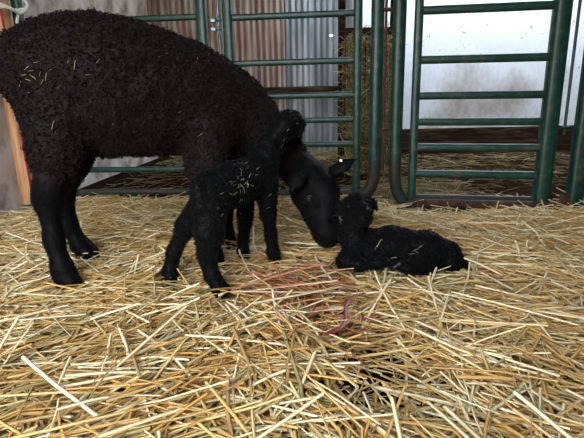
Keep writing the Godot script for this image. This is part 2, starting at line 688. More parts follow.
# ---------------------------------------------------------------- materials
func make_materials() -> void:
	var green_im := noise_image(256, 256, 0.035, 3, [[0.0, Color(0.035, 0.16, 0.135)], [0.55, Color(0.055, 0.225, 0.18)], [0.80, Color(0.09, 0.29, 0.235)], [0.86, Color(0.33, 0.30, 0.24)], [1.0, Color(0.36, 0.20, 0.13)]], 1, 1, 5, 0.85)
	M.green = tri_mat(green_im, 1.6, 0.42)
	var low_im := noise_image(256, 256, 0.03, 4, [[0.0, Color(0.16, 0.12, 0.09)], [0.42, Color(0.24, 0.18, 0.13)], [0.55, Color(0.07, 0.15, 0.125)], [1.0, Color(0.08, 0.20, 0.16)]], 1, 1, 5, 0.9)
	M.green_low = tri_mat(low_im, 1.6, 0.6)
	var rust_im := noise_image(256, 256, 0.05, 6, [[0.0, Color(0.17, 0.10, 0.07)], [0.5, Color(0.27, 0.16, 0.11)], [1.0, Color(0.36, 0.24, 0.17)]], 1, 1, 5, 1.0)
	M.rusty = tri_mat(rust_im, 1.5, 0.8)
	var steel_im := noise_image(256, 256, 0.03, 7, [[0.0, Color(0.30, 0.36, 0.38)], [0.6, Color(0.42, 0.50, 0.52)], [1.0, Color(0.55, 0.60, 0.60)]], 1, 1, 4, 1.0)
	M.steel = tri_mat(steel_im, 2.0, 0.4)
	M.steel.metallic = 0.6
	# corrugated iron: galvanised and rusted, streaked down the sheet
	var galv_im := noise_image(256, 256, 0.012, 11, [[0.0, Color(0.38, 0.39, 0.40)], [0.5, Color(0.51, 0.525, 0.535)], [1.0, Color(0.70, 0.71, 0.71)]], 3.0, 0.25, 5, 1.2)
	M.galv = tri_mat(galv_im, 0.7, 0.55)
	M.galv.metallic = 0.35
	var rsheet_im := noise_image(256, 256, 0.012, 12, [[0.0, Color(0.38, 0.25, 0.20)], [0.38, Color(0.50, 0.37, 0.31)], [0.62, Color(0.58, 0.48, 0.42)], [0.85, Color(0.63, 0.58, 0.53)], [1.0, Color(0.66, 0.64, 0.62)]], 3.4, 0.22, 5, 1.3)
	M.rust_sheet = tri_mat(rsheet_im, 0.75, 0.85)
	var conc_im := noise_image(512, 512, 0.012, 14, [[0.0, Color(0.50, 0.44, 0.40)], [0.4, Color(0.71, 0.655, 0.61)], [0.7, Color(0.76, 0.72, 0.69)], [1.0, Color(0.84, 0.81, 0.79)]], 1, 1, 6, 1.0)
	M.concrete = tri_mat(conc_im, 0.6, 0.9, 6.0)
	var plain_im := noise_image(256, 256, 0.02, 15, [[0.0, Color(0.50, 0.47, 0.43)], [1.0, Color(0.66, 0.63, 0.58)]], 1, 1, 4, 1.0)
	M.shell = tri_mat(plain_im, 0.5, 0.9)
	var wood_im := noise_image(256, 256, 0.02, 17, [[0.0, Color(0.55, 0.37, 0.25)], [0.5, Color(0.72, 0.52, 0.37)], [1.0, Color(0.82, 0.64, 0.47)]], 4.0, 0.3, 5, 1.1)
	M.wood = tri_mat(wood_im, 1.2, 0.75)
	var dwood_im := noise_image(256, 256, 0.02, 18, [[0.0, Color(0.11, 0.075, 0.055)], [0.5, Color(0.19, 0.14, 0.105)], [1.0, Color(0.31, 0.245, 0.19)]], 0.5, 4.0, 5, 1.1)
	M.dark_wood = tri_mat(dwood_im, 0.9, 0.95)
	M.dark_wood.metallic_specular = 0.15
	var dirt_im := noise_image(512, 512, 0.02, 19, [[0.0, Color(0.085, 0.055, 0.035)], [0.5, Color(0.135, 0.09, 0.06)], [1.0, Color(0.215, 0.15, 0.10)]], 1, 1, 6, 1.1)
	M.dirt = tri_mat(dirt_im, 0.8, 1.0, 8.0)
	M.dirt.metallic_specular = 0.05
	M.straw = mat(Color.WHITE, 0.5, 0.0, 0.32)
	M.straw.vertex_color_use_as_albedo = true
	M.hay = mat(Color.WHITE, 0.8, 0.0, 0.15)
	M.hay.vertex_color_use_as_albedo = true
	M.ewe = mat(Color.WHITE, 0.5, 0.0, 0.13)
	M.ewe.vertex_color_use_as_albedo = true
	M.lamb = mat(Color.WHITE, 0.4, 0.0, 0.12)
	M.lamb.vertex_color_use_as_albedo = true
	M.wool = mat(Color.WHITE, 0.7, 0.0, 0.2)
	M.wool.vertex_color_use_as_albedo = true
	M.wet_wool = mat(Color.WHITE, 0.24, 0.0, 0.3)
	M.wet_wool.vertex_color_use_as_albedo = true
	M.hoof = mat(Color(0.10, 0.09, 0.08), 0.5)
	M.rope = mat(Color(0.85, 0.84, 0.80), 0.8)
	M.red = mat(Color(0.62, 0.08, 0.12), 0.7)
	M.wet_red = mat(Color(0.47, 0.12, 0.105), 0.35)
	M.white_tag = mat(Color(0.9, 0.9, 0.88), 0.5)
	# limewashed wall with brown rub marks where the animals lean on it
	var w := 1024
	var h := 512
	var im := Image.create(w, h, false, Image.FORMAT_RGB8)
	var na := FastNoiseLite.new()
	na.seed = 31
	na.frequency = 0.006
	na.fractal_octaves = 6
	var nb := FastNoiseLite.new()
	nb.seed = 32
	nb.frequency = 0.05
	nb.fractal_octaves = 4
	for y in h:
		for x in w:
			var px := 4.0 * x / w            # metres along the wall
			var py := 2.9 * (1.0 - float(y) / h)
			var a := na.get_noise_2d(x, y * 1.3)
			var b := nb.get_noise_2d(x, y)
			var c := Color(0.86, 0.87, 0.89) * (1.0 + 0.05 * a + 0.03 * b)
			var sm := exp(-(pow((px - 1.65) / 0.85, 2) + pow((py - 0.60) / 0.42, 2)))
			var dirt := clampf((sm * 0.95 + 0.55 * a + 0.22 * b - 0.18) * 1.0, 0.0, 1.0)
			var low := clampf((0.42 - py) * 2.2 + 0.9 * a + 0.4 * b, 0.0, 1.0)
			var spot := 1.0 if b > 0.52 and a > 0.0 else 0.0
			c = c.lerp(Color(0.45, 0.38, 0.32), maxf(dirt * 0.75, maxf(low * 0.65, spot * 0.5)))
			im.set_pixel(x, y, c)
	M.limewash = mat(Color.WHITE, 0.6)
	M.limewash.albedo_texture = ImageTexture.create_from_image(im)

# ---------------------------------------------------------------- scene
func _ready() -> void:
	rng.seed = 20240611
	bed_noise.seed = 2
	bed_noise.frequency = 1.6
	bed_fine.seed = 4
	bed_fine.frequency = 6.0
	# camera
	var cam := Camera3D.new()
	cam.name = "camera"
	cam.fov = 51.9
	cam.near = 0.05
	cam.far = 100.0
	add_child(cam)
	cam.position = Vector3(0, 0.55, 0)
	cam.basis = Basis(Vector3.RIGHT, deg_to_rad(-14.0)) * Basis(Vector3.BACK, deg_to_rad(-1.3))
	cam.current = true
	# daylight: an even overcast sky outside the barn
	var env := Environment.new()
	var sky := Sky.new()
	var sm := ProceduralSkyMaterial.new()
	sm.sky_top_color = Color(0.84, 0.89, 0.95)
	sm.sky_horizon_color = Color(0.98, 0.95, 0.90)
	sm.ground_horizon_color = Color(0.55, 0.53, 0.48)
	sm.ground_bottom_color = Color(0.40, 0.38, 0.33)
	sm.sky_energy_multiplier = 1.0
	sky.sky_material = sm
	env.background_mode = Environment.BG_SKY
	env.sky = sky
	env.tonemap_mode = Environment.TONE_MAPPER_LINEAR
	env.tonemap_exposure = 12.8
	env.sdfgi_enabled = true
	env.ssao_enabled = true
	env.ssil_enabled = true
	var we := WorldEnvironment.new()
	we.name = "world_environment"
	we.environment = env
	add_child(we)
	make_materials()
	print("materials ", Time.get_ticks_msec())
	build_shell()
	build_hurdles()
	print("hurdles ", Time.get_ticks_msec())
	build_animals()
	print("animals ", Time.get_ticks_msec())
	build_straw()
	print("straw ", Time.get_ticks_msec())
	build_details()
	print("done ", Time.get_ticks_msec())

func box_at(called: String, lo: Vector3, hi: Vector3, m: Material) -> MeshInstance3D:
	var o := structure(called, bevel_box(hi - lo, 0.003), m, (lo + hi) * 0.5)
	return o

func build_shell() -> void:
	box_at("floor", Vector3(-2.0, -0.25, -6.5), Vector3(4.6, FLOOR_Y, 3.6), M.dirt)
	box_at("wall_left", Vector3(-2.0, FLOOR_Y, -6.5), Vector3(-1.78, 2.9, 0.8), M.concrete)
	box_at("wall_right", Vector3(4.3, FLOOR_Y, -6.5), Vector3(4.5, 2.9, 0.8), M.shell)
	# unseen wall added to block light on the right, wide barn doorway beside it
	box_at("light_block_wall", Vector3(0.05, FLOOR_Y, 0.6), Vector3(4.3, 2.9, 0.8), M.shell)
	# roof with a long open skylight over the passage
	box_at("ceiling", Vector3(-2.0, 2.9, -4.3), Vector3(4.5, 3.0, 0.8), M.dark_wood)
	var c2 := box_at("ceiling_001", Vector3(-2.0, 2.9, -6.5), Vector3(0.5, 3.0, -4.3), M.dark_wood)
	c2.name = "ceiling_001"
	box_at("ceiling_002", Vector3(0.5, 2.9, -6.5), Vector3(4.5, 3.0, -6.02), M.dark_wood)
	# back wall: corrugated sheets left, limewashed wall right
	var back := Node3D.new()
	back.name = "wall_back"
	back.set_meta("kind", "structure")
	add_child(back)
	back.position = Vector3(-1.78, FLOOR_Y, -6.2)
	var widths := [0.62, 0.62, 0.50, 0.32, 0.66]
	var at := 0.0
	for i in widths.size():
		var hole := Vector2(-1, -1)
		if i == 4:
			hole = Vector2(0.276, 1.511)
		part("metal_sheet", corrugated(widths[i] + 0.03, 2.95, 0.0762, 0.009, hole), M.rust_sheet if i < 3 else M.galv, back, Vector3(at, 0, 0.0025 * (i % 2)))
		at += widths[i]
	part("wooden_rail", bevel_box(Vector3(2.3, 0.07, 0.04)), M.dark_wood, back, Vector3(1.45, 0.771 - FLOOR_Y, 0.035))
	var wl := Node3D.new()
	wl.name = "wall_back_001"
	wl.set_meta("kind", "structure")
	add_child(wl)
	wl.position = Vector3(0.93, FLOOR_Y, -6.0)
	part("masonry", bevel_box(Vector3(3.4, 2.95, 0.3), 0.003), M.shell, wl, Vector3(1.7, 1.475, -0.155))
	var st := SurfaceTool.new()
	st.begin(Mesh.PRIMITIVE_TRIANGLES)
	var cs := [Vector3(0, 0, 0), Vector3(0, 2.95, 0), Vector3(3.4, 2.95, 0), Vector3(3.4, 0, 0)]
	for i in [0, 1, 2, 0, 2, 3]:
		var p: Vector3 = cs[i]
		st.set_normal(Vector3.BACK)
		st.set_uv(Vector2(p.x / 4.0, 1.0 - p.y / 2.95))
		st.add_vertex(p)
	part("limewash", st.commit(), M.limewash, wl)
	box_at("baseboard_back", Vector3(0.95, FLOOR_Y, -6.0), Vector3(4.28, 0.235, -5.93), M.dark_wood)

func build_hurdles() -> void:
	var y0 := -0.02
	hurdle("sheep_hurdle", Vector3(-1.685, y0 + 0.038, -3.05), Vector3(-0.521, y0 + 0.038, -2.95), "green tubular steel hurdle behind the ewe's body, tied to the wooden post", "", 0.026, 0.031)
	var b := hurdle("sheep_hurdle_001", Vector3(-0.362, y0 + 0.025, -2.94), Vector3(0.418, y0 + 0.025, -2.87), "green tubular steel hurdle in front of the rusty and grey corrugated sheets", "", 0.030, 0.024)
	# its outer upright, with a rounded foot that turns back under the hurdle
	var c := Vector3(0.522, 0.578, -2.800)
	var off := Vector3(c.x, y0, c.z) - b.position
	part("outer_upright", sweep(smooth_pts([off + Vector3(0, 1.36, 0), off + Vector3(0, 0.7, 0), off + Vector3(0, 0.24, 0)]), 0.037, 0.032, Vector3.BACK, 14, 0.7), M.green, b)
	part("rounded_foot", sweep(smooth_pts([off + Vector3(0, 0.24, 0), off + Vector3(0, 0.18, 0), off + Vector3(-0.007, 0.11, 0), off + Vector3(-0.035, 0.045, 0), off + Vector3(-0.09, 0.01, -0.01)]), 0.037, 0.032, Vector3.BACK, 14, 0.7), M.green_low, b)
	# gate frame: upright, threshold bar, upright
	var d := Vector3(0.635, 0.575, -2.740)
	var f := Vector3(1.630, 0.389, -2.540)
	var gf := thing("gate_frame", Vector3(d.x, y0, d.z), "green steel frame with rounded foot and rusty threshold bar round the gate", "frame")
	var fo := Vector3(f.x - d.x, 0, f.z - d.z)
	part("upright", sweep(smooth_pts([Vector3(0, 1.40, 0), Vector3(0, 0.7, 0), Vector3(0, 0.24, 0)]), 0.036, 0.032, Vector3.BACK, 14, 0.7), M.green, gf)
	part("rounded_foot", sweep(smooth_pts([Vector3(0, 0.24, 0), Vector3(0, 0.18, 0), Vector3(0.005, 0.11, 0), Vector3(0.024, 0.035, 0), Vector3(0.062, -0.02, 0.012)]), 0.036, 0.032, Vector3.BACK, 14, 0.7), M.green_low, gf)
	part("upright", sweep(line_pts(fo + Vector3(0, -0.06, 0), fo + Vector3(0, 1.40, 0)), 0.042, 0.036, Vector3.BACK, 14, 0.5), M.green, gf)
	part("threshold_bar", sweep(line_pts(Vector3(0.06, -0.022, 0.01), fo + Vector3(-0.02, -0.028, 0.0)), 0.02, 0.026, Vector3.UP, 12, 0.55), M.rusty, gf)
	part("foot_plate", bevel_box(Vector3(0.13, 0.11, 0.012)), M.rusty, gf, fo + Vector3(-0.03, 0.0, 0.02))
	# the gate
	hurdle("pen_gate", Vector3(0.746, y0 + 0.006, -2.75), Vector3(1.482, y0 - 0.004, -2.62), "green barred steel gate in front of the whitewashed wall", "", 0.024, 0.044, 0.0225, 0.0, "gate")
	hurdle("sheep_hurdle_002", Vector3(f.x + 0.11, y0, f.z + 0.06), Vector3(f.x + 1.2, y0, f.z + 0.5), "green tubular steel hurdle beside the gate's rust-scuffed upright", "", 0.024, 0.024)
	pin_rod(Vector3(-0.420, 1.015, -2.950), -0.75, 0.20, "grey steel drop pin joining the two hurdles behind the ewe", [0.055, 0.005], M.steel)
	pin_rod(Vector3(0.566, 0.577, -2.780), -0.42, 0.75, "thin rusty drop pin between the two round-footed uprights", [-0.17, 0.5], M.rusty)
	pin_rod(Vector3(1.550, 0.763, -2.580), -0.40, 0.55, "thin green drop pin between the gate and its upright", [-0.36, 0.42], M.green)

func build_animals() -> void:
	var ewe := thing("ewe", Vector3(-0.5, 0, -1.6), "adult black-brown woolly ewe lowering her head to the lying lamb", "sheep")
	var bones := [
		[-0.811, 0.687, -1.500, 0.1050, -0.724, 0.668, -1.510, 0.1650, 0, 1.0],
		[-0.724, 0.668, -1.510, 0.1650, -0.625, 0.668, -1.550, 0.1780, 0, 1.0],
		[-0.625, 0.668, -1.550, 0.1780, -0.509, 0.644, -1.610, 0.1780, 0, 1.0],
		[-0.509, 0.644, -1.610, 0.1780, -0.399, 0.610, -1.680, 0.1720, 0, 1.0],
		[-0.399, 0.610, -1.680, 0.1720, -0.304, 0.574, -1.740, 0.1600, 0, 1.0],
		[-0.698, 0.587, -1.520, 0.1550, -0.598, 0.572, -1.570, 0.1650, 0, 1.0],
		[-0.598, 0.572, -1.570, 0.1650, -0.489, 0.564, -1.630, 0.1620, 0, 1.0],
		[-0.489, 0.564, -1.630, 0.1620, -0.372, 0.554, -1.700, 0.1550, 0, 1.0],
		[-0.372, 0.554, -1.700, 0.1550, -0.237, 0.476, -1.760, 0.1150, 0, 1.0],
		[-0.304, 0.574, -1.740, 0.1600, -0.221, 0.543, -1.780, 0.1320, 0, 1.0],
		[-0.221, 0.543, -1.780, 0.1320, -0.147, 0.488, -1.790, 0.1050, 0, 1.0],
		[-0.147, 0.488, -1.790, 0.1050, -0.056, 0.398, -1.780, 0.0800, 0, 1.0],
		[-0.056, 0.398, -1.780, 0.0800, 0.035, 0.314, -1.720, 0.0620, 0, 1.0],
		[0.035, 0.314, -1.720, 0.0620, 0.079, 0.288, -1.680, 0.0500, 0, 0.0],
		[0.079, 0.288, -1.680, 0.0500, 0.124, 0.256, -1.640, 0.0430, 0, 0.0],
		[0.079, 0.288, -1.680, 0.0500, 0.051, 0.232, -1.660, 0.0450, 0, 0.0],
		[0.124, 0.256, -1.640, 0.0430, 0.125, 0.182, -1.600, 0.0400, 0, 0.0],
		[0.051, 0.232, -1.660, 0.0450, 0.085, 0.166, -1.610, 0.0360, 0, 0.0],
		[0.125, 0.182, -1.600, 0.0400, 0.129, 0.110, -1.560, 0.0310, 0, 0.0],
		[0.085, 0.166, -1.610, 0.0360, 0.107, 0.095, -1.560, 0.0240, 0, 0.0],
		[0.129, 0.110, -1.560, 0.0310, 0.131, 0.083, -1.550, 0.0240, 0, 0.0],
		[0.093, 0.258, -1.615, 0.0220, 0.139, 0.230, -1.600, 0.0220, 0, 0.0],
		[0.102, 0.118, -1.545, 0.0160, 0.146, 0.112, -1.550, 0.0150, 0, 0.0],
		[0.154, 0.313, -1.680, 0.0150, 0.190, 0.332, -1.670, 0.0200, 1, 0.0],
		[0.190, 0.332, -1.670, 0.0200, 0.246, 0.361, -1.670, 0.0050, 1, 0.0],
		[0.048, 0.319, -1.630, 0.0160, 0.021, 0.297, -1.585, 0.0240, 1, 0.0],
		[0.021, 0.297, -1.585, 0.0240, -0.001, 0.263, -1.560, 0.0100, 1, 0.0],
		[-0.853, 0.722, -1.480, 0.0350, -0.873, 0.644, -1.460, 0.0240, 0, 1.0],
		[-0.721, 0.532, -1.440, 0.1050, -0.727, 0.436, -1.410, 0.0740, 0, 1.0],
		[-0.727, 0.436, -1.410, 0.0740, -0.752, 0.327, -1.390, 0.0400, 0, 0.8],
		[-0.752, 0.327, -1.390, 0.0400, -0.768, 0.283, -1.390, 0.0340, 0, 0.0],
		[-0.768, 0.283, -1.390, 0.0340, -0.760, 0.155, -1.380, 0.0245, 0, 0.0],
		[-0.760, 0.155, -1.380, 0.0245, -0.740, 0.065, -1.365, 0.0260, 0, 0.0],
		[-0.740, 0.065, -1.365, 0.0260, -0.725, 0.022, -1.360, 0.0270, 0, 0.0],
		[-0.725, 0.022, -1.360, 0.0270, -0.708, 0.016, -1.350, 0.0240, 0, 0.0],
		[-0.764, 0.506, -1.600, 0.1000, -0.793, 0.399, -1.630, 0.0660, 0, 1.0],
		[-0.793, 0.399, -1.630, 0.0660, -0.855, 0.268, -1.660, 0.0380, 0, 0.8],
		[-0.855, 0.268, -1.660, 0.0380, -0.854, 0.130, -1.670, 0.0260, 0, 0.0],
		[-0.854, 0.130, -1.670, 0.0260, -0.820, 0.051, -1.665, 0.0260, 0, 0.0],
		[-0.820, 0.051, -1.665, 0.0260, -0.791, 0.023, -1.660, 0.0260, 0, 0.0],
		[-0.791, 0.023, -1.660, 0.0260, -0.774, 0.016, -1.655, 0.0220, 0, 0.0],
		[-0.292, 0.470, -1.630, 0.1000, -0.305, 0.356, -1.600, 0.0600, 0, 1.0],
		[-0.305, 0.356, -1.600, 0.0600, -0.300, 0.211, -1.580, 0.0360, 0, 0.5],
		[-0.300, 0.211, -1.580, 0.0360, -0.297, 0.068, -1.570, 0.0230, 0, 0.0],
		[-0.297, 0.068, -1.570, 0.0230, -0.289, 0.022, -1.570, 0.0250, 0, 0.0],
		[-0.289, 0.022, -1.570, 0.0250, -0.278, 0.005, -1.560, 0.0240, 0, 0.0],
		[-0.268, 0.448, -1.800, 0.0950, -0.267, 0.330, -1.800, 0.0550, 0, 1.0],
		[-0.267, 0.330, -1.800, 0.0550, -0.264, 0.191, -1.780, 0.0340, 0, 0.5],
		[-0.264, 0.191, -1.780, 0.0340, -0.272, 0.058, -1.780, 0.0230, 0, 0.0],
		[-0.272, 0.058, -1.780, 0.0230, -0.266, 0.015, -1.780, 0.0250, 0, 0.0],
		[-0.266, 0.015, -1.780, 0.0250, -0.253, 0.004, -1.770, 0.0240, 0, 0.0],
		[-0.652, 0.470, -1.530, 0.0500, -0.652, 0.470, -1.530, 0.0500, 0, 1.0]
	]
	var bm := body_mesh(bones, 0.0075, 75.0, Color(0.0135, 0.0098, 0.0086), Color(0.0052, 0.0046, 0.0048), 0.008, 48.0)
	var body := part("body", bm.mesh, M.ewe, ewe, -ewe.position)
	fleece(bm, 36000, 0.0105, 0.7, [Color(0.0125, 0.0092, 0.0082), Color(0.019, 0.0135, 0.0115), Color(0.0085, 0.0070, 0.0066), Color(0.030, 0.0205, 0.016)], M.wool, body)
	fleece(bm, 14000, 0.0050, 0.0, [Color(0.005, 0.0046, 0.005), Color(0.009, 0.008, 0.0085), Color(0.0035, 0.0033, 0.0036)], M.ewe, body, "hair", 0.5)
	eye(ewe, Vector3(0.067, 0.229, -1.594), Vector3(-0.067, 0.321, 1.594), 0.013, Color(0.20, 0.19, 0.175))
	hoof(ewe, Vector3(-0.708, 0.008, -1.350), Vector3(0.017, -0.007, 0.010), 0.024)
	hoof(ewe, Vector3(-0.774, 0.008, -1.655), Vector3(0.017, -0.007, 0.005), 0.024)
	hoof(ewe, Vector3(-0.278, -0.003, -1.560), Vector3(0.012, -0.016, 0.010), 0.024)
	hoof(ewe, Vector3(-0.253, -0.004, -1.770), Vector3(0.013, -0.010, 0.010), 0.024)
	part("ear_tag", bevel_box(Vector3(0.010, 0.010, 0.004), 0.001), M.white_tag, ewe, Vector3(0.185, 0.355, -1.655) - ewe.position)
	var lamb := thing("lamb", Vector3(-0.18, 0, -1.42), "wet black newborn lamb standing with its head raised against the ewe's neck", "lamb")
	bones = [
		[-0.238, 0.307, -1.330, 0.0640, -0.179, 0.315, -1.420, 0.0680, 0, 1.0],
		[-0.179, 0.315, -1.420, 0.0680, -0.112, 0.331, -1.520, 0.0620, 0, 1.0],
		[-0.112, 0.331, -1.520, 0.0620, -0.077, 0.402, -1.550, 0.0440, 0, 1.0],
		[-0.077, 0.402, -1.550, 0.0440, -0.038, 0.460, -1.570, 0.0340, 0, 1.0],
		[-0.038, 0.460, -1.570, 0.0340, -0.013, 0.490, -1.575, 0.0360, 0, 1.0],
		[-0.013, 0.490, -1.575, 0.0360, 0.001, 0.502, -1.600, 0.0320, 0, 0.4],
		[0.001, 0.502, -1.600, 0.0320, 0.014, 0.461, -1.660, 0.0220, 0, 0.4],
		[-0.013, 0.490, -1.575, 0.0360, 0.014, 0.461, -1.660, 0.0220, 0, 0.4],
		[0.014, 0.461, -1.660, 0.0220, 0.025, 0.437, -1.690, 0.0180, 0, 0.4],
		[0.022, 0.516, -1.585, 0.0120, 0.035, 0.492, -1.575, 0.0160, 1, 0.4],
		[0.035, 0.492, -1.575, 0.0160, 0.034, 0.449, -1.570, 0.0060, 1, 0.4],
		[-0.047, 0.520, -1.600, 0.0120, -0.066, 0.510, -1.615, 0.0150, 1, 0.4],
		[-0.066, 0.510, -1.615, 0.0150, -0.088, 0.486, -1.620, 0.0060, 1, 0.4],
		[-0.266, 0.337, -1.270, 0.0170, -0.265, 0.276, -1.255, 0.0140, 0, 0.4],
		[-0.265, 0.276, -1.255, 0.0140, -0.257, 0.206, -1.250, 0.0090, 0, 0.4],
		[-0.237, 0.267, -1.290, 0.0500, -0.245, 0.198, -1.275, 0.0420, 0, 1.0],
		[-0.245, 0.198, -1.275, 0.0420, -0.254, 0.132, -1.270, 0.0260, 0, 0.4],
		[-0.254, 0.132, -1.270, 0.0260, -0.243, 0.068, -1.265, 0.0195, 0, 0.4],
		[-0.243, 0.068, -1.265, 0.0195, -0.221, 0.025, -1.260, 0.0200, 0, 0.4],
		[-0.221, 0.025, -1.260, 0.0200, -0.203, 0.014, -1.260, 0.0160, 0, 0.4],
		[-0.280, 0.256, -1.390, 0.0440, -0.341, 0.186, -1.400, 0.0300, 0, 1.0],
		[-0.341, 0.186, -1.400, 0.0300, -0.386, 0.101, -1.395, 0.0200, 0, 0.4],
		[-0.386, 0.101, -1.395, 0.0200, -0.403, 0.041, -1.390, 0.0190, 0, 0.4],
		[-0.403, 0.041, -1.390, 0.0190, -0.404, 0.012, -1.385, 0.0200, 0, 0.4],
		[-0.404, 0.012, -1.385, 0.0200, -0.390, 0.003, -1.380, 0.0160, 0, 0.4],
		[-0.085, 0.294, -1.490, 0.0420, -0.082, 0.203, -1.500, 0.0250, 0, 1.0],
		[-0.082, 0.203, -1.500, 0.0250, -0.075, 0.111, -1.520, 0.0185, 0, 0.4],
		[-0.075, 0.111, -1.520, 0.0185, -0.070, 0.050, -1.525, 0.0190, 0, 0.4],
		[-0.070, 0.050, -1.525, 0.0190, -0.060, 0.020, -1.525, 0.0190, 0, 0.4],
		[-0.160, 0.263, -1.560, 0.0360, -0.170, 0.156, -1.580, 0.0240, 0, 1.0],
		[-0.170, 0.156, -1.580, 0.0240, -0.183, 0.075, -1.600, 0.0170, 0, 0.4],
		[-0.183, 0.075, -1.600, 0.0170, -0.185, 0.032, -1.600, 0.0180, 0, 0.4],
		[-0.185, 0.032, -1.600, 0.0180, -0.179, 0.017, -1.600, 0.0170, 0, 0.4]
	]
	bm = body_mesh(bones, 0.005, 120.0, Color(0.0055, 0.0055, 0.0062), Color(0.0050, 0.0050, 0.0056), 0.004, 95.0)
	body = part("body", bm.mesh, M.lamb, lamb, -lamb.position)
	fleece(bm, 15000, 0.0058, 0.3, [Color(0.006, 0.006, 0.0066), Color(0.009, 0.009, 0.010), Color(0.0045, 0.0045, 0.005)], M.wet_wool, body)
	hoof(lamb, Vector3(-0.203, 0.008, -1.260), Vector3(0.017, -0.010, 0.000), 0.015)
	hoof(lamb, Vector3(-0.390, -0.003, -1.380), Vector3(0.014, -0.009, 0.005), 0.015)
	hoof(lamb, Vector3(-0.060, 0.014, -1.525), Vector3(0.010, -0.030, 0.000), 0.015)
	hoof(lamb, Vector3(-0.179, 0.011, -1.600), Vector3(0.007, -0.016, 0.000), 0.015)
	eye(lamb, Vector3(0.035, 0.502, -1.620), Vector3(1.000, 0.000, -0.300), 0.008, Color(0.05, 0.05, 0.06))
	var lie := thing("lamb_001", Vector3(0.36, 0, -1.47), "black newborn lamb lying curled on the straw under the ewe's muzzle", "lamb")
	bones = [
		[0.242, 0.077, -1.500, 0.0540, 0.349, 0.071, -1.510, 0.0580, 0, 1.0],
		[0.349, 0.071, -1.510, 0.0580, 0.460, 0.060, -1.490, 0.0600, 0, 1.0],
		[0.460, 0.060, -1.490, 0.0600, 0.527, 0.040, -1.470, 0.0440, 0, 1.0],
		[0.527, 0.040, -1.470, 0.0440, 0.578, 0.006, -1.460, 0.0200, 0, 1.0],
		[0.578, 0.006, -1.460, 0.0200, 0.599, -0.009, -1.460, 0.0120, 0, 1.0],
		[0.242, 0.077, -1.500, 0.0540, 0.209, 0.113, -1.490, 0.0440, 0, 1.0],
		[0.209, 0.113, -1.490, 0.0440, 0.215, 0.170, -1.490, 0.0360, 0, 1.0],
		[0.215, 0.170, -1.490, 0.0360, 0.221, 0.212, -1.490, 0.0430, 0, 1.0],
		[0.221, 0.212, -1.490, 0.0430, 0.229, 0.204, -1.450, 0.0320, 0, 0.4],
		[0.229, 0.204, -1.450, 0.0320, 0.231, 0.194, -1.420, 0.0240, 0, 0.4],
		[0.231, 0.194, -1.420, 0.0240, 0.229, 0.190, -1.410, 0.0180, 0, 0.4],
		[0.182, 0.228, -1.500, 0.0110, 0.168, 0.215, -1.495, 0.0140, 1, 0.4],
		[0.168, 0.215, -1.495, 0.0140, 0.150, 0.186, -1.490, 0.0060, 1, 0.4],
		[0.257, 0.233, -1.500, 0.0110, 0.274, 0.226, -1.500, 0.0140, 1, 0.4],
		[0.274, 0.226, -1.500, 0.0140, 0.291, 0.204, -1.500, 0.0060, 1, 0.4],
		[0.201, 0.069, -1.450, 0.0340, 0.170, 0.048, -1.420, 0.0220, 0, 1.0],
		[0.170, 0.048, -1.420, 0.0220, 0.220, 0.040, -1.400, 0.0170, 0, 0.4],
		[0.220, 0.040, -1.400, 0.0170, 0.286, 0.045, -1.400, 0.0150, 0, 0.4],
		[0.286, 0.045, -1.400, 0.0150, 0.312, 0.048, -1.400, 0.0140, 0, 0.4],
		[0.456, 0.045, -1.440, 0.0420, 0.394, 0.042, -1.410, 0.0280, 0, 1.0],
		[0.394, 0.042, -1.410, 0.0280, 0.445, 0.024, -1.400, 0.0200, 0, 0.4],
		[0.445, 0.024, -1.400, 0.0200, 0.374, 0.033, -1.380, 0.0150, 0, 0.4],
		[0.374, 0.033, -1.380, 0.0150, 0.341, 0.041, -1.380, 0.0140, 0, 0.4],
		[0.270, 0.049, -1.460, 0.0300, 0.349, 0.071, -1.510, 0.0580, 0, 1.0],
		[0.539, 0.021, -1.440, 0.0280, 0.527, 0.040, -1.470, 0.0440, 0, 1.0]
	]
	bm = body_mesh(bones, 0.005, 120.0, Color(0.0055, 0.0055, 0.0062), Color(0.0050, 0.0050, 0.0056), 0.004, 95.0)
	body = part("body", bm.mesh, M.lamb, lie, -lie.position)
	fleece(bm, 12000, 0.0058, 0.3, [Color(0.006, 0.006, 0.0066), Color(0.009, 0.009, 0.010), Color(0.0045, 0.0045, 0.005)], M.wet_wool, body)
	eye(lie, Vector3(0.191, 0.226, -1.454), Vector3(-0.191, 0.324, 1.454), 0.009, Color(0.10, 0.11, 0.13))
	eye(lie, Vector3(0.243, 0.224, -1.418), Vector3(0.257, 0.326, 1.418), 0.008, Color(0.08, 0.09, 0.10))
	hoof(lie, Vector3(0.312, 0.048, -1.400), Vector3(0.026, 0.003, 0.000), 0.013)
	hoof(lie, Vector3(0.341, 0.041, -1.380), Vector3(-0.033, 0.008, 0.000), 0.013)

func fleck(at: Vector3, ang: float, ln: float, label: String, group: String, m: Material, mesh: Mesh) -> void:
	var o := part("straw_fleck", mesh, m, self, at)
	o.transform = Transform3D(Basis(Vector3.BACK, ang) * Basis(Vector3.UP, 0.2) * Basis.from_scale(Vector3(ln, ln, ln)), at)
	tag(o, label, "straw", group)

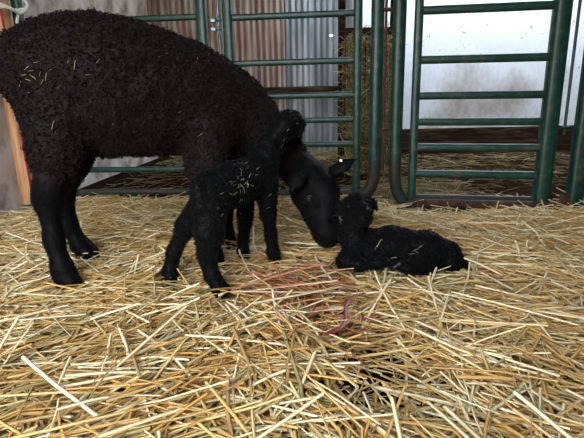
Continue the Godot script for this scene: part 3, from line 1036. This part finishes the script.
func build_details() -> void:
	# wooden post at the end of the concrete wall, twine, rope
	var post := part("wooden_post", bevel_box(Vector3(0.085, 2.94, 0.09), 0.006), M.wood, self, Vector3(-1.737, 1.43, -2.95))
	tag(post, "bare wooden post standing against the concrete wall beside the ewe's rump", "post")
	var tw := part("red_twine", sweep(smooth_pts([Vector3(-1.700, 1.2, -2.898), Vector3(-1.692, 0.8, -2.896), Vector3(-1.697, 0.4, -2.895), Vector3(-1.690, 0.06, -2.893)]), 0.006, 0.005, Vector3.BACK, 6), M.red, self)
	tag(tw, "red twine hanging down the edge of the wooden post", "twine")
	var r := thing("white_rope", Vector3(-1.649, 1.154, -2.950), "white rope lashing the hurdle to the wooden post above the ewe's rump", "rope")
	var o := r.position
	part("strand", sweep(smooth_pts([Vector3(-1.731, 1.189, -2.900) - o, Vector3(-1.632, 1.151, -2.880) - o, Vector3(-1.632, 1.142, -2.980) - o, Vector3(-1.604, 1.189, -3.020) - o, Vector3(-1.639, 1.232, -3.060) - o]), 0.009, 0.009, Vector3.UP, 8), M.rope, r)
	part("strand", sweep(smooth_pts([Vector3(-1.737, 1.157, -2.900) - o, Vector3(-1.648, 1.154, -2.870) - o, Vector3(-1.655, 1.152, -2.970) - o, Vector3(-1.622, 1.166, -2.990) - o, Vector3(-1.613, 1.168, -3.030) - o]), 0.008, 0.008, Vector3.UP, 8), M.rope, r)
	part("loose_end", sweep(smooth_pts([Vector3(-1.653, 1.165, -2.980) - o, Vector3(-1.641, 1.129, -2.970) - o, Vector3(-1.654, 1.090, -2.970) - o, Vector3(-1.635, 1.055, -2.970) - o]), 0.008, 0.008, Vector3.BACK, 8), M.rope, r)
	# hay rack in the passage
	var rack := thing("hay_rack", Vector3(0.72, FLOOR_Y, -4.25), "narrow dark wooden hay rack in the passage behind the hurdles", "rack")
	for x in [-0.23, 0.24]:
		part("post", bevel_box(Vector3(0.06, 1.75, 0.06)), M.dark_wood, rack, Vector3(x, 0.875, -0.12))
	for y in [0.30, 1.25]:
		part("rail", bevel_box(Vector3(0.56, 0.06, 0.03)), M.dark_wood, rack, Vector3(0.0, y, 0.08 if y > 1.0 else 0.02))
	for i in 6:
		part("bar", sweep(line_pts(Vector3(-0.22 + 0.088 * i, 0.28, 0.04), Vector3(-0.22 + 0.088 * i, 1.27, 0.10)), 0.006, 0.006, Vector3.BACK, 6), M.rusty, rack)
	var hay_tint := [Color(0.36, 0.30, 0.12), Color(0.46, 0.40, 0.18), Color(0.18, 0.16, 0.06), Color(0.58, 0.47, 0.25), Color(0.20, 0.14, 0.06)]
	var rack_hay := part("hay", hay_mesh(3000, func(): return Vector3(rng.randf_range(-0.21, 0.20), pow(rng.randf(), 0.85) * 1.22, rng.randf_range(-0.10, 0.12)), 0.0018, 0.004, 0.10, 0.30, 0.7, hay_tint), M.hay, self, rack.position)
	rack_hay.set_meta("kind", "stuff")
	tag(rack_hay, "green-brown hay packed upright in the narrow rack", "hay")
	var scatter := part("scattered_hay", hay_mesh(3200, func():
		var x := rng.randf_range(-1.55, 3.2)
		var z := rng.randf_range(-5.7, -3.3)
		if rng.randf() < 0.35:
			z = -5.95 + 0.35 * absf(rng.randfn(0, 1)); x = rng.randf_range(-1.5, 0.75)
		elif rng.randf() < 0.4:
			x = rng.randfn(0.85, 0.22); z = rng.randfn(-3.25, 0.25)
		z = clampf(z, -5.98 if x < 0.8 else -5.7, -2.7)
		return Vector3(x, FLOOR_Y + 0.006 + 0.03 * pow(rng.randf(), 2.0) + 0.14 * maxf(0.0, 1.0 - (z + 6.0) / 0.4) * rng.randf() * (1.0 if x < 1.0 else 0.0), z), 0.0012, 0.003, 0.08, 0.30, 0.10, [Color(0.20, 0.14, 0.065), Color(0.32, 0.24, 0.12), Color(0.22, 0.19, 0.085), Color(0.45, 0.35, 0.18)]), M.hay, self)
	scatter.set_meta("kind", "stuff")
	tag(scatter, "thin brown hay littering the dirt floor beyond the hurdles", "hay")
	# wet red strand on the straw
	var rs := part("red_strand", sweep(smooth_pts([Vector3(0.199, 0.041, -1.168), Vector3(0.158, 0.046, -1.132), Vector3(0.136, 0.041, -1.087), Vector3(0.125, 0.038, -1.014), Vector3(0.103, 0.036, -0.968), Vector3(0.074, 0.031, -0.964), Vector3(0.058, 0.028, -1.005)]), 0.0055, 0.0016, Vector3.UP, 8), M.wet_red, self)
	tag(rs, "wet red strand lying in a hook on the stained straw", "strand")
	var rs2 := part("red_strand_001", sweep(smooth_pts([Vector3(-0.030, 0.035, -1.174), Vector3(-0.021, 0.035, -1.096), Vector3(0.002, 0.030, -1.081), Vector3(0.024, 0.030, -1.024)]), 0.0045, 0.002, Vector3.UP, 8), M.wet_red, self)
	tag(rs2, "short wet red strand on straw below the standing lamb", "strand")
	# straw bits caught in the wool
	var sv := PackedVector3Array()
	var sn := PackedVector3Array()
	var sc := PackedColorArray()
	var si := PackedInt32Array()
	add_stalk(sv, sn, sc, si, stalk_pts(Vector3.ZERO, 0, 0, 1.0, 0.15, 0.06), 0.055, 0.03, Color.WHITE, 0.0)
	var fm := mesh_from(sv, sn, si)
	var fmat := mat(Color(0.70, 0.65, 0.48), 0.7)
	for q in [[-0.739, 0.672, -1.337, 0.70, 0.0170], [-0.725, 0.664, -1.333, 0.00, 0.0135], [-0.722, 0.648, -1.333, -0.70, 0.0203], [-0.749, 0.654, -1.338, 0.17, 0.0137], [-0.699, 0.655, -1.330, 1.22, 0.0167], [-0.684, 0.647, -1.332, 1.40, 0.0233], [-0.740, 0.607, -1.338, 0.35, 0.0102], [-0.687, 0.514, -1.336, 1.22, 0.0267], [-0.608, 0.679, -1.353, 1.40, 0.0265], [-0.625, 0.687, -1.349, 1.05, 0.0100], [-0.549, 0.690, -1.372, 0.87, 0.0165], [-0.578, 0.652, -1.360, 0.17, 0.0132], [-0.576, 0.627, -1.363, 1.05, 0.0066], [-0.491, 0.658, -1.401, 0.17, 0.0099], [-0.378, 0.721, -1.490, 0.00, 0.0103], [-0.298, 0.705, -1.553, 1.40, 0.0177], [-0.354, 0.542, -1.495, 0.35, 0.0102], [-0.540, 0.511, -1.408, 1.40, 0.0101], [-0.490, 0.484, -1.448, 0.00, 0.0102], [-0.707, 0.687, -1.333, 0.17, 0.0135], [-0.769, 0.630, -1.346, 1.22, 0.0138], [-0.698, 0.633, -1.332, 1.05, 0.0167], [-0.800, 0.601, -1.366, 1.22, 0.0106], [-0.627, 0.540, -1.365, 0.70, 0.0067], [-0.301, 0.465, -1.528, 0.52, 0.0173], [-0.739, 0.640, -1.337, -0.35, 0.0170], [-0.671, 0.665, -1.334, 0.52, 0.0100], [-0.660, 0.617, -1.341, 0.87, 0.0100]]:
		fleck(Vector3(q[0], q[1], q[2]), q[3], q[4], "pale bit of straw caught in the ewe's dark fleece", "straw bits in the ewe's fleece", fmat, fm)
	for q in [[-0.152, 0.323, -1.331, -0.33, 0.0074], [-0.131, 0.320, -1.354, 1.31, 0.0135], [-0.152, 0.352, -1.347, 0.12, 0.0086], [-0.148, 0.323, -1.336, -0.90, 0.0145], [-0.133, 0.370, -1.390, 0.94, 0.0081], [-0.166, 0.304, -1.313, 0.73, 0.0136], [-0.146, 0.341, -1.345, 0.33, 0.0122], [-0.168, 0.339, -1.319, -0.08, 0.0068], [-0.108, 0.346, -1.400, 0.15, 0.0091], [-0.126, 0.348, -1.371, 1.20, 0.0141], [-0.177, 0.341, -1.309, 0.31, 0.0098], [-0.143, 0.314, -1.341, 0.98, 0.0065], [-0.120, 0.318, -1.367, -0.69, 0.0111], [-0.174, 0.335, -1.309, 1.56, 0.0077], [-0.167, 0.329, -1.315, 0.42, 0.0084], [-0.177, 0.307, -1.295, -0.56, 0.0109], [-0.144, 0.340, -1.346, -1.38, 0.0082], [-0.151, 0.368, -1.365, -0.82, 0.0092], [-0.142, 0.306, -1.342, -1.44, 0.0125], [-0.105, 0.363, -1.426, 0.74, 0.0156], [-0.133, 0.329, -1.353, 1.46, 0.0132], [-0.199, 0.314, -1.267, 0.38, 0.0129], [-0.157, 0.320, -1.323, -0.18, 0.0072], [-0.196, 0.302, -1.265, -0.53, 0.0059], [-0.139, 0.328, -1.347, 0.89, 0.0094], [-0.156, 0.325, -1.326, 1.51, 0.0098], [-0.151, 0.326, -1.333, -1.40, 0.0076], [-0.159, 0.349, -1.337, -1.44, 0.0105], [-0.182, 0.190, -1.542, -1.19, 0.0127], [-0.150, 0.359, -1.355, 1.53, 0.0105], [-0.152, 0.308, -1.329, -1.45, 0.0099], [-0.156, 0.276, -1.343, 1.04, 0.0107], [-0.135, 0.328, -1.351, -0.81, 0.0080], [-0.151, 0.277, -1.348, -1.13, 0.0066], [-0.208, 0.277, -1.241, 1.46, 0.0100], [-0.199, 0.255, -1.249, 0.89, 0.0101], [-0.140, 0.382, -1.411, 0.63, 0.0111], [-0.021, 0.443, -1.526, 1.42, 0.0119], [-0.007, 0.475, -1.523, 1.03, 0.0119], [-0.028, 0.423, -1.523, 1.24, 0.0119], [-0.070, 0.271, -1.449, 0.78, 0.0115], [-0.079, 0.226, -1.458, 0.33, 0.0116]]:
		fleck(Vector3(q[0], q[1], q[2]), q[3], q[4], "pale bit of straw stuck to the standing lamb's wet coat", "straw bits on the standing lamb", fmat, fm)
	for q in [[0.290, 0.101, -1.442, 1.05, 0.0308], [0.405, 0.081, -1.418, 0.35, 0.0206], [0.423, 0.089, -1.425, 0.70, 0.0173], [0.388, 0.077, -1.392, 0.00, 0.0169], [0.278, 0.086, -1.434, 1.40, 0.0136], [0.338, 0.048, -1.439, 0.17, 0.0243], [0.407, 0.079, -1.403, -0.52, 0.0171]]:
		fleck(Vector3(q[0], q[1], q[2]), q[3], q[4], "pale bit of straw stuck to the lying lamb's flank", "straw bits on the lying lamb", fmat, fm)
